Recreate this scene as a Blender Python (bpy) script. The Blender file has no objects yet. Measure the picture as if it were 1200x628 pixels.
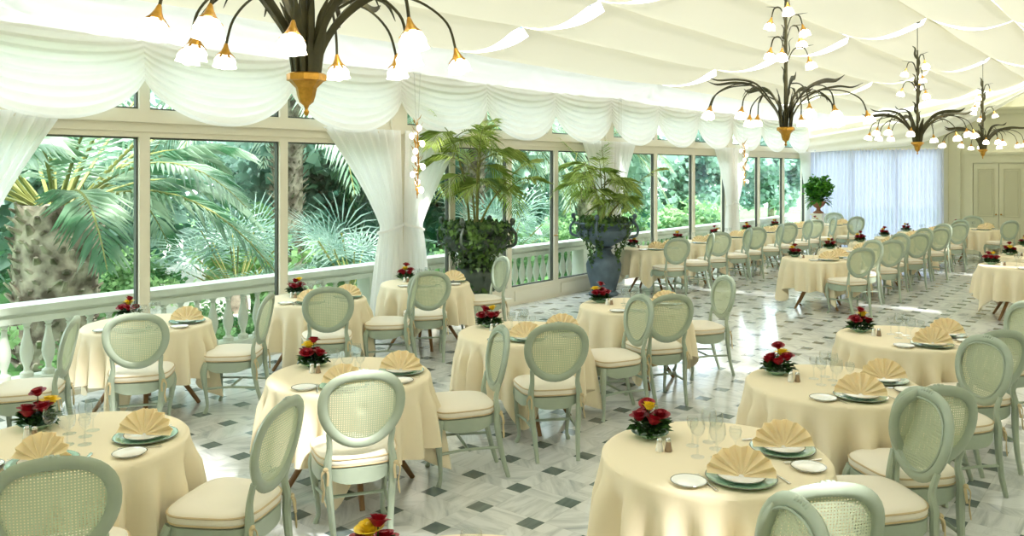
import bpy, math, random
from math import sin, cos, pi, radians as R
from mathutils import Vector, Matrix

S = bpy.context.scene
COL = S.collection

# ---------------------------------------------------------------- camera, world, sun, exposure
cam_d = bpy.data.cameras.new('camera'); cam = bpy.data.objects.new('camera', cam_d); COL.objects.link(cam)
S.camera = cam
cam.location = (0, 0, 2.10)
cam.rotation_euler = (R(90), 0, R(38.5))
cam_d.sensor_width = 36; cam_d.lens = 36 * 975 / 1200
cam_d.shift_y = -(314 - 200) / 1200
cam_d.clip_start = 0.05; cam_d.clip_end = 300

world = bpy.data.worlds.new('world'); S.world = world; world.use_nodes = True
bg = world.node_tree.nodes['Background']
bg.inputs[0].default_value = (0.80, 0.92, 1.0, 1); bg.inputs[1].default_value = 2.8
sun_d = bpy.data.lights.new('sun', 'SUN'); sun_d.energy = 5.0; sun_d.angle = R(4); sun_d.color = (1, .98, .95)
sun = bpy.data.objects.new('sun', sun_d); COL.objects.link(sun)
sun.rotation_euler = (R(8), R(36), 0)
S.view_settings.view_transform = 'Standard'; S.view_settings.look = 'None'
S.view_settings.gamma = 1; S.view_settings.use_curve_mapping = False
S.view_settings.exposure = 1.04
try:
    S.cycles.use_denoising = True
    S.cycles.max_bounces = 9; S.cycles.diffuse_bounces = 5; S.cycles.glossy_bounces = 3
    S.cycles.transmission_bounces = 6; S.cycles.transparent_max_bounces = 24
    S.cycles.sample_clamp_indirect = 8
    S.cycles.caustics_reflective = False; S.cycles.caustics_refractive = False
except Exception: pass

# ---------------------------------------------------------------- materials
def lin(c):
    return tuple(((v/255)/12.92 if v/255 <= .04045 else ((v/255+.055)/1.055)**2.4) for v in c) + (1,)
def base_mat(name):
    m = bpy.data.materials.new(name); m.use_nodes = True
    nt = m.node_tree; b = nt.nodes['Principled BSDF']
    return m, nt, b
def mat(name, rgb, rough=.5, metal=0, var=.0, scale=8, bump=0, bscale=60, coat=0, sheen=0):
    m, nt, b = base_mat(name)
    c = lin(rgb)
    b.inputs['Base Color'].default_value = c; b.inputs['Roughness'].default_value = rough
    b.inputs['Metallic'].default_value = metal
    if coat: b.inputs['Coat Weight'].default_value = coat
    if sheen: b.inputs['Sheen Weight'].default_value = sheen
    tc = nt.nodes.new('ShaderNodeTexCoord')
    if var:
        n = nt.nodes.new('ShaderNodeTexNoise'); n.inputs['Scale'].default_value = scale; n.inputs['Detail'].default_value = 4
        nt.links.new(tc.outputs['Object'], n.inputs['Vector'])
        r = nt.nodes.new('ShaderNodeValToRGB')
        r.color_ramp.elements[0].position = .3; r.color_ramp.elements[1].position = .7
        r.color_ramp.elements[0].color = tuple(v*(1-var) for v in c[:3])+(1,)
        r.color_ramp.elements[1].color = tuple(min(1, v*(1+var)) for v in c[:3])+(1,)
        nt.links.new(n.outputs['Fac'], r.inputs['Fac']); nt.links.new(r.outputs['Color'], b.inputs['Base Color'])
    if bump:
        n2 = nt.nodes.new('ShaderNodeTexNoise'); n2.inputs['Scale'].default_value = bscale
        nt.links.new(tc.outputs['Object'], n2.inputs['Vector'])
        bp = nt.nodes.new('ShaderNodeBump'); bp.inputs['Strength'].default_value = bump; bp.inputs['Distance'].default_value = .01
        nt.links.new(n2.outputs['Fac'], bp.inputs['Height']); nt.links.new(bp.outputs['Normal'], b.inputs['Normal'])
    return m
def fabric(name, rgb, transl=.4, transp=0.0, trgb=None, streak=0):
    m = bpy.data.materials.new(name); m.use_nodes = True; nt = m.node_tree; nt.nodes.clear()
    out = nt.nodes.new('ShaderNodeOutputMaterial')
    d = nt.nodes.new('ShaderNodeBsdfDiffuse'); d.inputs[0].default_value = lin(rgb)
    t = nt.nodes.new('ShaderNodeBsdfTranslucent'); t.inputs[0].default_value = lin(trgb or rgb)
    mx = nt.nodes.new('ShaderNodeMixShader'); mx.inputs[0].default_value = transl
    nt.links.new(d.outputs[0], mx.inputs[1]); nt.links.new(t.outputs[0], mx.inputs[2])
    last = mx
    if transp:
        tr = nt.nodes.new('ShaderNodeBsdfTransparent'); m2 = nt.nodes.new('ShaderNodeMixShader'); m2.inputs[0].default_value = transp
        nt.links.new(mx.outputs[0], m2.inputs[1]); nt.links.new(tr.outputs[0], m2.inputs[2]); last = m2
    nt.links.new(last.outputs[0], out.inputs[0])
    return m
def leafmat(name, rgb, rgb2, scale=3, transl=.35, rough=.45):
    m = bpy.data.materials.new(name); m.use_nodes = True; nt = m.node_tree; b = nt.nodes['Principled BSDF']
    out = nt.nodes['Material Output']
    tc = nt.nodes.new('ShaderNodeTexCoord'); n = nt.nodes.new('ShaderNodeTexNoise'); n.inputs['Scale'].default_value = scale
    n.inputs['Detail'].default_value = 3
    nt.links.new(tc.outputs['Object'], n.inputs['Vector'])
    r = nt.nodes.new('ShaderNodeValToRGB'); r.color_ramp.elements[0].position = .38; r.color_ramp.elements[1].position = .62
    r.color_ramp.elements[0].color = lin(rgb); r.color_ramp.elements[1].color = lin(rgb2)
    nt.links.new(n.outputs['Fac'], r.inputs['Fac']); nt.links.new(r.outputs[0], b.inputs['Base Color'])
    b.inputs['Roughness'].default_value = rough
    t = nt.nodes.new('ShaderNodeBsdfTranslucent'); nt.links.new(r.outputs[0], t.inputs[0])
    mx = nt.nodes.new('ShaderNodeMixShader'); mx.inputs[0].default_value = transl
    nt.links.new(b.outputs[0], mx.inputs[1]); nt.links.new(t.outputs[0], mx.inputs[2]); nt.links.new(mx.outputs[0], out.inputs[0])
    return m
def glassmat(name, tint=(1, 1, 1), refl=.06, ior=1.45):
    m = bpy.data.materials.new(name); m.use_nodes = True; nt = m.node_tree; nt.nodes.clear()
    out = nt.nodes.new('ShaderNodeOutputMaterial'); tr = nt.nodes.new('ShaderNodeBsdfTransparent'); tr.inputs[0].default_value = tint+(1,)
    g = nt.nodes.new('ShaderNodeBsdfGlossy'); g.inputs['Roughness'].default_value = .02
    f = nt.nodes.new('ShaderNodeLayerWeight'); f.inputs[0].default_value = .5
    p_ = math_node(nt, 'POWER', f.outputs['Facing'], 3.0); fac = math_node(nt, 'MULTIPLY_ADD', p_, ior-1, refl*.5)
    mx = nt.nodes.new('ShaderNodeMixShader')
    nt.links.new(fac, mx.inputs[0]); nt.links.new(tr.outputs[0], mx.inputs[1]); nt.links.new(g.outputs[0], mx.inputs[2])
    nt.links.new(mx.outputs[0], out.inputs[0])
    return m
def emis(name, rgb, strength):
    m, nt, b = base_mat(name)
    b.inputs['Base Color'].default_value = lin(rgb); b.inputs['Emission Color'].default_value = lin(rgb)
    b.inputs['Emission Strength'].default_value = strength
    return m

def math_node(nt, op, a, b=None, c=None):
    n = nt.nodes.new('ShaderNodeMath'); n.operation = op
    for i, v in enumerate((a, b, c)):
        if v is None: continue
        if isinstance(v, (int, float)): n.inputs[i].default_value = v
        else: nt.links.new(v, n.inputs[i])
    return n.outputs[0]

def marble_floor():
    m, nt, b = base_mat('marble_floor'); L = nt.links.new; M_ = lambda *a: math_node(nt, *a)
    tc = nt.nodes.new('ShaderNodeTexCoord'); sp = nt.nodes.new('ShaderNodeSeparateXYZ'); L(tc.outputs['Object'], sp.inputs[0])
    P_ = .395; q = .32
    ux = M_('DIVIDE', M_('ADD', sp.outputs[0], 3.0 + P_*20 + P_*q/2), P_); uy = M_('DIVIDE', M_('ADD', sp.outputs[1], -3.946 + P_*40 + P_*q/2), P_)
    fx = M_('FRACT', ux); fy = M_('FRACT', uy); ix = M_('FLOOR', ux); iy = M_('FLOOR', uy)
    ax = M_('LESS_THAN', fx, q); ay = M_('LESS_THAN', fy, q)
    dark = M_('MULTIPLY', ax, ay)
    # joints
    def near(v, c, w=.006): return M_('LESS_THAN', M_('ABSOLUTE', M_('SUBTRACT', v, c)), w)
    jt = M_('MAXIMUM', M_('MAXIMUM', near(fx, q), near(fx, 0)), M_('MAXIMUM', near(fy, q), near(fy, 0)))
    # per-slab offset + swapped vein direction
    comb = nt.nodes.new('ShaderNodeCombineXYZ')
    slab = M_('ADD', M_('MULTIPLY', ax, .5), M_('MULTIPLY', ay, 1.7))
    L(M_('ADD', M_('MULTIPLY', ix, 7.31), slab), comb.inputs[0]); L(M_('ADD', M_('MULTIPLY', iy, 3.77), slab), comb.inputs[1])
    wn = nt.nodes.new('ShaderNodeTexWhiteNoise'); wn.noise_dimensions = '3D'; L(comb.outputs[0], wn.inputs['Vector'])
    va = nt.nodes.new('ShaderNodeVectorMath'); va.operation = 'MULTIPLY_ADD'
    L(wn.outputs['Color'], va.inputs[0]); va.inputs[1].default_value = (9, 9, 9); L(tc.outputs['Object'], va.inputs[2])
    rot = nt.nodes.new('ShaderNodeVectorRotate'); rot.rotation_type = 'Z_AXIS'; L(va.outputs[0], rot.inputs['Vector'])
    L(M_('MULTIPLY', M_('ROUND', M_('MULTIPLY', wn.outputs['Value'], 3)), .785), rot.inputs['Angle'])
    mp = nt.nodes.new('ShaderNodeMapping'); mp.inputs['Scale'].default_value = (1.1, 6.5, 1); L(rot.outputs[0], mp.inputs[0])
    n = nt.nodes.new('ShaderNodeTexNoise'); n.inputs['Scale'].default_value = 1.6; n.inputs['Detail'].default_value = 7; n.inputs['Roughness'].default_value = .62
    n.inputs['Distortion'].default_value = .6
    L(mp.outputs[0], n.inputs['Vector'])
    r = nt.nodes.new('ShaderNodeValToRGB'); e = r.color_ramp.elements
    e[0].position = .30; e[0].color = lin((170, 175, 177)); e[1].position = .56; e[1].color = lin((222, 224, 222))
    x = e.new(.45); x.color = lin((204, 207, 205))
    L(n.outputs['Fac'], r.inputs['Fac'])
    dr = nt.nodes.new('ShaderNodeValToRGB'); dr.color_ramp.elements[0].position = .3; dr.color_ramp.elements[1].position = .7
    dr.color_ramp.elements[0].color = lin((84, 98, 96)); dr.color_ramp.elements[1].color = lin((118, 130, 126)); L(n.outputs['Fac'], dr.inputs['Fac'])
    m1 = nt.nodes.new('ShaderNodeMixRGB'); L(dark, m1.inputs[0]); L(r.outputs[0], m1.inputs[1]); L(dr.outputs[0], m1.inputs[2])
    m2 = nt.nodes.new('ShaderNodeMixRGB'); L(M_('MULTIPLY', jt, .2), m2.inputs[0]); L(m1.outputs[0], m2.inputs[1]); m2.inputs[2].default_value = lin((120, 118, 108))
    L(m2.outputs[0], b.inputs['Base Color'])
    b.inputs['Roughness'].default_value = .13; b.inputs['Specular IOR Level'].default_value = .6
    return m
def cane_mat():
    m, nt, b = base_mat('woven_cane'); L = nt.links.new; M_ = lambda *a: math_node(nt, *a)
    out = nt.nodes['Material Output']
    tc = nt.nodes.new('ShaderNodeTexCoord'); sp = nt.nodes.new('ShaderNodeSeparateXYZ'); L(tc.outputs['Object'], sp.inputs[0])
    k = 2*pi/.0125
    hx = M_('GREATER_THAN', M_('SINE', M_('MULTIPLY', sp.outputs[0], k)), .28)
    hz = M_('GREATER_THAN', M_('SINE', M_('MULTIPLY', sp.outputs[2], k)), .28)
    hole = M_('MULTIPLY', hx, hz)
    b.inputs['Base Color'].default_value = lin((182, 188, 166)); b.inputs['Roughness'].default_value = .5
    tl = nt.nodes.new('ShaderNodeBsdfTranslucent'); tl.inputs[0].default_value = lin((196, 210, 165))
    m0 = nt.nodes.new('ShaderNodeMixShader'); m0.inputs[0].default_value = .3; L(b.outputs[0], m0.inputs[1]); L(tl.outputs[0], m0.inputs[2])
    tr = nt.nodes.new('ShaderNodeBsdfTransparent'); mx = nt.nodes.new('ShaderNodeMixShader')
    L(hole, mx.inputs[0]); L(m0.outputs[0], mx.inputs[1]); L(tr.outputs[0], mx.inputs[2]); L(mx.outputs[0], out.inputs[0])
    return m

MT = dict(
    floor=marble_floor(), cane=cane_mat(),
    sage=mat('sage_paint', (162, 174, 156), .42, var=.06, scale=9, coat=.15),
    cushion=mat('cream_cushion', (238, 230, 214), .85, bump=.15, bscale=300),
    piping=mat('cushion_piping', (206, 184, 146), .8),
    tie=mat('cushion_tie', (196, 178, 140), .8),
    cloth=fabric('table_linen', (244, 231, 202), .08, trgb=(250, 226, 180)),
    napkin=fabric('yellow_napkin', (255, 238, 200), .3),
    wood=mat('table_leg_wood', (134, 98, 58), .5, var=.2),
    plate_g=mat('green_rim_plate', (140, 178, 150), .15, coat=.6),
    plate_w=mat('white_china', (240, 240, 236), .12, coat=.6),
    rim=mat('plate_rim', (96, 104, 92), .2, coat=.5),
    silver=mat('silver_cutlery', (220, 220, 218), .18, metal=1),
    glass=glassmat('drinking_glass', (.96, .97, .97), ior=1.5),
    pane=glassmat('window_glass', (.93, .97, .96), ior=1.33),
    rose=mat('red_rose', (146, 12, 32), .5, var=.25, scale=60),
    yrose=mat('yellow_flower', (238, 205, 50), .5, var=.15, scale=60),
    bleaf=leafmat('bouquet_leaf', (24, 62, 26), (62, 104, 44), 30),
    frame=mat('cream_frame', (232, 225, 206), .4),
    gasket=mat('dark_gasket', (72, 76, 66), .5),
    stone=mat('balustrade_stone', (216, 219, 206), .75, var=.06, scale=4),
    wall=mat('cream_wall', (232, 226, 196), .6),
    wallb=mat('panel_wall', (208, 205, 176), .55, var=.03, scale=2),
    panel=mat('panel_moulding', (192, 189, 158), .55),
    sheer=fabric('sheer_curtain', (216, 220, 232), .22, .03),
    sheer2=fabric('tied_curtain', (250, 250, 248), .35, .03),
    swag=fabric('white_swag', (252, 251, 246), .3),
    ceil=fabric('cream_tent', (237, 231, 212), .075, trgb=(250, 240, 215)),
    ceilw=fabric('white_tent', (246, 245, 240), .10),
    metal=mat('roof_truss', (110, 130, 160), .25, metal=1),
    gold=mat('gilded_metal', (196, 146, 62), .32, metal=.85, var=.2, scale=40),
    bronze=mat('bronze_leaf', (64, 60, 32), .5, metal=.25, var=.35, scale=14),
    bulb=emis('lit_glass', (255, 244, 222), 5.0),
    shade=emis('lit_flower_glass', (255, 246, 230), 2.6),
    urn=mat('slate_urn', (84, 100, 112), .55, var=.25, scale=6, bump=.3, bscale=20),
    urng=mat('green_urn', (58, 70, 58), .55, var=.3, scale=6, bump=.3, bscale=20),
    terra=mat('terracotta_urn', (150, 98, 70), .7, var=.2),
    soil=mat('potting_soil', (50, 40, 30), .9, var=.3, scale=30),
    ivy=leafmat('ivy_leaf', (24, 56, 24), (84, 118, 44), 9, .25),
    frond=leafmat('palm_leaf', (122, 154, 54), (196, 212, 116), 3, .4),
    fern=leafmat('fern_leaf', (30, 92, 20), (90, 150, 40), 8, .4),
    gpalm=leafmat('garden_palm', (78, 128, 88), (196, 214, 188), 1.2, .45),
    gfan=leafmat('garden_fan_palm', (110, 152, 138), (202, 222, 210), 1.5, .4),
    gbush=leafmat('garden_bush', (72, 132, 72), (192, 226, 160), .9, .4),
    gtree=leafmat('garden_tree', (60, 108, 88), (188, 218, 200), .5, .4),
    stem=mat('palm_stem', (120, 122, 60), .6, var=.2),
    bark=leafmat('palm_bark', (84, 72, 58), (178, 166, 146), 4, .0, .9),
    grass=mat('garden_grass', (92, 140, 70), .9, var=.3, scale=2),
    path=mat('gravel_path', (214, 208, 196), .9, var=.1),
    terrace=mat('terrace_paving', (188, 188, 180), .8, var=.1),
    lace=mat('dark_metal', (40, 48, 46), .5, metal=.5),
)

# ---------------------------------------------------------------- helpers
class MB:
    def __init__(s): s.v = []; s.f = []; s.m = []
    def add(s, vs, fs, mi=0):
        o = len(s.v); s.v += [tuple(v) for v in vs]; s.f += [tuple(i+o for i in f) for f in fs]; s.m += [mi]*len(fs); return s
    def box(s, x0, x1, y0, y1, z0, z1, mi=0):
        vs = [(x, y, z) for x in (x0, x1) for y in (y0, y1) for z in (z0, z1)]
        return s.add(vs, [(0, 1, 3, 2), (4, 6, 7, 5), (0, 4, 5, 1), (2, 3, 7, 6), (0, 2, 6, 4), (1, 5, 7, 3)], mi)
    def tube(s, pts, rad, n=8, flat=1.0, up=None, caps=True, mi=0):
        """swept tube; rad number or list; flat squeezes the section along its second axis"""
        pts = [Vector(p) for p in pts]; k = len(pts)
        rad = [rad]*k if isinstance(rad, (int, float)) else rad
        vs = []; prev = None
        for i, p in enumerate(pts):
            t = (pts[min(i+1, k-1)] - pts[max(i-1, 0)]).normalized()
            if prev is None:
                a = Vector(up) if up else (Vector((0, 0, 1)) if abs(t.z) < .9 else Vector((1, 0, 0)))
            else: a = prev
            a = (a - t*a.dot(t)).normalized(); prev = a; b = t.cross(a)
            for j in range(n):
                w = 2*pi*j/n
                vs.append(p + a*(cos(w)*rad[i]*flat) + b*(sin(w)*rad[i]))
        fs = [(i*n+j, i*n+(j+1) % n, (i+1)*n+(j+1) % n, (i+1)*n+j) for i in range(k-1) for j in range(n)]
        if caps: fs += [tuple(range(n))[::-1], tuple((k-1)*n+j for j in range(n))]
        return s.add(vs, fs, mi)
    def ring(s, pts, ra, rb, n=8, nrm=(0, 1, 0), mi=0):
        """closed loop sweep; ra in plane, rb along nrm"""
        pts = [Vector(p) for p in pts]; k = len(pts); nr = Vector(nrm).normalized(); vs = []
        for i, p in enumerate(pts):
            t = (pts[(i+1) % k] - pts[i-1]).normalized(); o = t.cross(nr).normalized()
            for j in range(n):
                w = 2*pi*j/n; vs.append(p + o*cos(w)*ra + nr*sin(w)*rb)
        fs = [(i*n+j, i*n+(j+1) % n, ((i+1) % k)*n+(j+1) % n, ((i+1) % k)*n+j) for i in range(k) for j in range(n)]
        return s.add(vs, fs, mi)
    def lathe(s, prof, n=24, cx=0, cy=0, cz=0, sides=None, mi=0, M=None):
        vs = []
        for r, z in prof:
            for j in range(n):
                w = 2*pi*j/n; v = Vector((r*cos(w), r*sin(w), z)); v = (M @ v) if M else v
                vs.append((v.x+cx, v.y+cy, v.z+cz))
        k = len(prof)
        fs = [(i*n+j, i*n+(j+1) % n, (i+1)*n+(j+1) % n, (i+1)*n+j) for i in range(k-1) for j in range(n)]
        if prof[0][0] > 1e-4: fs.append(tuple(range(n))[::-1])
        if prof[-1][0] > 1e-4: fs.append(tuple((k-1)*n+j for j in range(n)))
        return s.add(vs, fs, mi)
    def ell(s, c, r, n=12, m=8, mi=0):
        pr = [(max(1e-5, sin(pi*i/m)), -cos(pi*i/m)) for i in range(m+1)]
        o = len(s.v); s.lathe(pr, n, mi=mi)
        for i in range(o, len(s.v)):
            v = s.v[i]; s.v[i] = (c[0]+v[0]*r[0], c[1]+v[1]*r[1], c[2]+v[2]*r[2])
        return s
    def grid(s, fn, nu, nv, mi=0, wrap=False):
        vs = [fn(i/nu, j/nv) for i in range(nu+1) for j in range(nv+1)]
        fs = [(i*(nv+1)+j, (i+1)*(nv+1)+j, (i+1)*(nv+1)+j+1, i*(nv+1)+j+1) for i in range(nu) for j in range(nv)]
        return s.add(vs, fs, mi)
    def mesh(s, name, mats, smooth=True):
        me = bpy.data.meshes.new(name); me.from_pydata(s.v, [], s.f)
        mats = mats if isinstance(mats, (list, tuple)) else [mats]
        for m in mats: me.materials.append(m)
        if len(mats) > 1: me.polygons.foreach_set('material_index', s.m)
        if smooth:
            me.polygons.foreach_set('use_smooth', [True]*len(me.polygons))
            try: me.set_sharp_from_angle(angle=R(42))
            except Exception: pass
        me.update(); return me
    def build(s, name, mats, parent=None, smooth=True):
        o = bpy.data.objects.new(name, s.mesh(name, mats, smooth)); COL.objects.link(o)
        if parent: o.parent = parent
        return o
def smooth_path(pts, n=6):
    pts = [Vector(p) for p in pts]; out = []
    for i in range(len(pts)-1):
        p0 = pts[max(i-1, 0)]; p1 = pts[i]; p2 = pts[i+1]; p3 = pts[min(i+2, len(pts)-1)]
        for k in range(n):
            t = k/n; out.append(.5*((2*p1)+(p2-p0)*t+(2*p0-5*p1+4*p2-p3)*t*t+(3*p1-p0-3*p2+p3)*t**3))
    out.append(pts[-1]); return out
def lerp_list(vals, n):
    out = []
    for i in range(len(vals)-1):
        for k in range(n): out.append(vals[i]+(vals[i+1]-vals[i])*k/n)
    out.append(vals[-1]); return out
def tag(o, label, cat, group=None, kind=None):
    o['label'] = label; o['category'] = cat
    if group: o['group'] = group
    if kind: o['kind'] = kind
    return o
def empty(name, loc=(0, 0, 0), rz=0):
    o = bpy.data.objects.new(name, None); COL.objects.link(o); o.location = loc; o.rotation_euler = (0, 0, rz); o.empty_display_size = .1
    return o
def struct(o): o['kind'] = 'structure'; return o
def copy_tree(o, parent=None):
    c = o.copy(); COL.objects.link(c)
    if parent: c.parent = parent
    for ch in list(KIDS.get(o.name, ())): 
        copy_tree(ch, c)
    return c
KIDS = {}
def proto(o):
    """remember the tree of a prototype so copies can be made quickly"""
    def rec(x):
        KIDS[x.name] = list(x.children)
        for c in x.children: rec(c)
    rec(o); o['_used'] = 0; return o
def place(p, loc, rz=0, scale=None):
    if not p.get('_used'):
        p['_used'] = 1; o = p
    else:
        o = copy_tree(p)
    if '_used' in o and o is not p: del o['_used']
    o.location = loc; o.rotation_euler = (0, 0, rz)
    if scale: o.scale = (scale,)*3 if isinstance(scale, (int, float)) else scale
    return o

WX = -8.10          # window wall plane
PIER = [2.43, 7.68, 12.93, 18.18, 23.43]
FARY = 23.55
RIDGE_X, RIDGE_Z, EAVE_Z = -2.75, 4.30, 3.47
RX = 2.60           # right wall
BACKY = -3.0

# ---------------------------------------------------------------- shell
struct(MB().box(WX-.1, RX+.1, BACKY-.1, FARY+.1, -.15, 0).build('floor', MT['floor'], smooth=False))
struct(MB().box(RX, RX+.15, BACKY, FARY, 0, 3.6).build('wall_right', MT['wall'], smooth=False))
struct(MB().box(WX, RX, BACKY-.15, BACKY, 0, 4.6).build('wall_back', MT['wall'], smooth=False))
# far wall with mouldings
b = MB(); b.box(-4.66, RX, FARY, FARY+.15, 0, 4.7).box(WX, -4.66, FARY, FARY+.15, 2.62, 4.7).box(WX-.1, WX+.12, FARY, FARY+.15, 0, 2.62)
struct(b.build('wall_far', MT['wallb'], smooth=False))
b = MB()
b.box(-4.55, RX, FARY-.07, FARY, 3.50, 3.60).box(-4.55, RX, FARY-.11, FARY, 3.60, 3.66)
struct(b.build('trim_1', MT['wallb'], smooth=False))
b = MB().box(-4.62, -4.50, FARY-.05, FARY, 0, 3.5).box(-4.30, -4.22, FARY-.04, FARY, 0, 3.5)
struct(b.build('trim_2', MT['wallb'], smooth=False))
b = MB().box(-4.5, RX, FARY-.03, FARY, 0, .16)
struct(b.build('baseboard_far', MT['wallb'], smooth=False))
# far double doors
def leaf_door(name, x0, x1):
    r = struct(MB().box(x0, x1, FARY-.05, FARY-.005, .01, 2.28).build(name, MT['wallb'], smooth=False))
    for z0, z1 in ((.15, .80), (.95, 2.15)):
        bb = MB()
        a0, a1 = x0+.09, x1-.09; w = .03
        bb.box(a0, a1, FARY-.068, FARY-.05, z0, z0+w).box(a0, a1, FARY-.068, FARY-.05, z1-w, z1)
        bb.box(a0, a0+w, FARY-.068, FARY-.05, z0+w, z1-w).box(a1-w, a1, FARY-.068, FARY-.05, z0+w, z1-w)
        bb.box(a0+.05, a1-.05, FARY-.06, FARY-.05, z0+.05, z1-.05)
        bb.build('door_panel', MT['panel'], r, False)
    MB().ell((x1-.05 if name == 'door_1' else x0+.05, FARY-.08, 1.02), (.02, .03, .02)).build('handle', MT['gold'], r)
leaf_door('door_1', -3.93, -3.38); leaf_door('door_2', -3.37, -2.82)
b = MB()
b.box(-4.12, -3.94, FARY-.07, FARY, 0, 2.5).box(-2.81, -2.63, FARY-.07, FARY, 0, 2.5).box(-3.94, -2.81, FARY-.07, FARY, 2.29, 2.5)
b.box(-4.16, -2.59, FARY-.10, FARY, 2.5, 2.56)
struct(b.build('trim_3', MT['wallb'], smooth=False))

for k in range(3):
    xa = WX+.12+k*1.106; xb = xa+1.106
    b = MB().box(xa, xa+.05, FARY+.03, FARY+.10, 0, 2.62).box(xb-.05, xb, FARY+.03, FARY+.10, 0, 2.62).box(xa+.05, xb-.05, FARY+.03, FARY+.10, 2.57, 2.62).box(xa+.05, xb-.05, FARY+.03, FARY+.10, 0, .06)
    fr = struct(b.build('window_%d' % (40+k), MT['frame'], smooth=False))
    MB().add([(xa+.05, FARY+.06, .06), (xb-.05, FARY+.06, .06), (xb-.05, FARY+.06, 2.57), (xa+.05, FARY+.06, 2.57)], [(0, 1, 2, 3)]).build('glass_pane', MT['pane'], fr, False)
# window wall: head beam, upper beam, piers
b = MB().box(WX-.09, WX+.07, BACKY, FARY, 2.49, 2.66).box(WX-.06, WX+.12, BACKY, FARY, 2.58, 2.61)
struct(b.build('trim_4', MT['frame'], smooth=False))
b = MB().box(WX-.12, WX+.05, BACKY, FARY, 3.30, 3.56)
struct(b.build('wall_left', MT['frame'], smooth=False))
for i, y in enumerate([-2.82]+PIER):
    struct(MB().box(WX-.10, WX+.09, y-.13, y+.13, 0, 3.3).box(WX-.12, WX+.11, y-.15, y+.15, 0, .12).build('trim_%d' % (5+i), MT['frame'], smooth=False))
# windows
wn = [0]; dn = [2]
def window(y0, y1, z0, z1, door=False):
    if door: dn[0] += 1; name = 'door_%d' % dn[0]
    else: wn[0] += 1; name = 'window_%d' % wn[0]
    w = .055; sill = .28 if door else w
    b = MB().box(WX-.05, WX+.05, y0, y0+w, z0, z1).box(WX-.05, WX+.05, y1-w, y1, z0, z1)
    b.box(WX-.05, WX+.05, y0+w, y1-w, z1-w, z1).box(WX-.05, WX+.05, y0+w, y1-w, z0, z0+sill)
    if door: b.box(WX+.05, WX+.065, y0+.12, y1-.12, z0+.06, z0+.22)
    fr = struct(b.build(name, MT['frame'], smooth=False))
    a0, a1, c0, c1 = y0+w, y1-w, z0+sill, z1-w; g = .018
    b = MB().box(WX-.03, WX+.02, a0, a0+g, c0, c1).box(WX-.03, WX+.02, a1-g, a1, c0, c1).box(WX-.03, WX+.02, a0+g, a1-g, c1-g, c1).box(WX-.03, WX+.02, a0+g, a1-g, c0, c0+g)
    b.build('gasket', MT['gasket'], fr, False)
    MB().add([(WX-.006, a0+g, c0+g), (WX-.006, a1-g, c0+g), (WX-.006, a1-g, c1-g), (WX-.006, a0+g, c1-g)], [(0, 1, 2, 3)]).build('glass_pane', MT['pane'], fr, False)
    if door:
        MB().tube([(WX+.05, y1-.03, 1.03), (WX+.10, y1-.03, 1.03), (WX+.10, y1-.14, 1.03)], .009, 6).build('handle', MT['gold'], fr)
for k, y in enumerate([-2.82]+PIER[:-1]):
    y0 = y+.13; y1 = y+5.25-.13; door = (k == 2)
    if door:
        ys = [y0, y0+.95, y0+2.25, y0+3.50, y1]
        for a, c_ in zip(ys[:-1], ys[1:]): window(a, c_, .0, 2.49, True)
    else:
        n = 3
        for j in range(n): window(y0+(y1-y0)*j/n, y0+(y1-y0)*(j+1)/n, .0, 2.49)
    for j in range(3): window(y0+(y1-y0)*j/3, y0+(y1-y0)*(j+1)/3, 2.66, 3.30)

# ---------------------------------------------------------------- tent ceiling
NSEG = 5
def slope_pt(side, t):  # t: 0 ridge, 1 eave
    xe = WX if side < 0 else RX
    return RIDGE_X+(xe-RIDGE_X)*t, RIDGE_Z+(EAVE_Z-RIDGE_Z)*t
TR = [BACKY, 2.43, 7.68, 12.93, 18.18, FARY-.27]
cn = 0
for side in (-1, 1):
    for bay in range(5):
        y0, y1 = TR[bay], TR[bay+1]
        for sgi in range(NSEG):
            t0, t1 = sgi/NSEG, (sgi+1)/NSEG
            def fn(u, v, t0=t0, t1=t1, sgi=sgi, y0=y0, y1=y1, side=side, bay=bay):
                # u along the slope (0 = upper end), v along the room
                t = t0+(t1-t0)*u; x, z = slope_pt(side, t)
                g = .25*max(0, (1-u))**.7*min(1, u/.10)*1.15 if sgi < 4 else 0
                ga = g if bay > 0 else 0; gb = g*.25 if bay < 4 else 0
                y = y0+ga+(y1-gb-y0-ga)*v
                sagx = .13*4*u*(1-u)*(.75+.25*cos(2*pi*v)) * (0.75 if sgi == 4 else 1)
                z = z-sagx-.10*sin(pi*v)*sin(pi*u)**.5
                if sgi == 4:
                    ph = (v*3) % 1
                    z += .020*sin(30*(u-.35*4*ph*(1-ph)))*sin(pi*u)**.4
                elif True:
                    z += .006*sin(11*v+9*u+sgi)
                return (x, y, z-.02)
            o = MB().grid(fn, 20, 60 if sgi == 4 else 30).build('ceiling', MT['ceilw'] if sgi == 4 else MT['ceil'])
            if cn: pass
            struct(o); cn += 1
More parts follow.
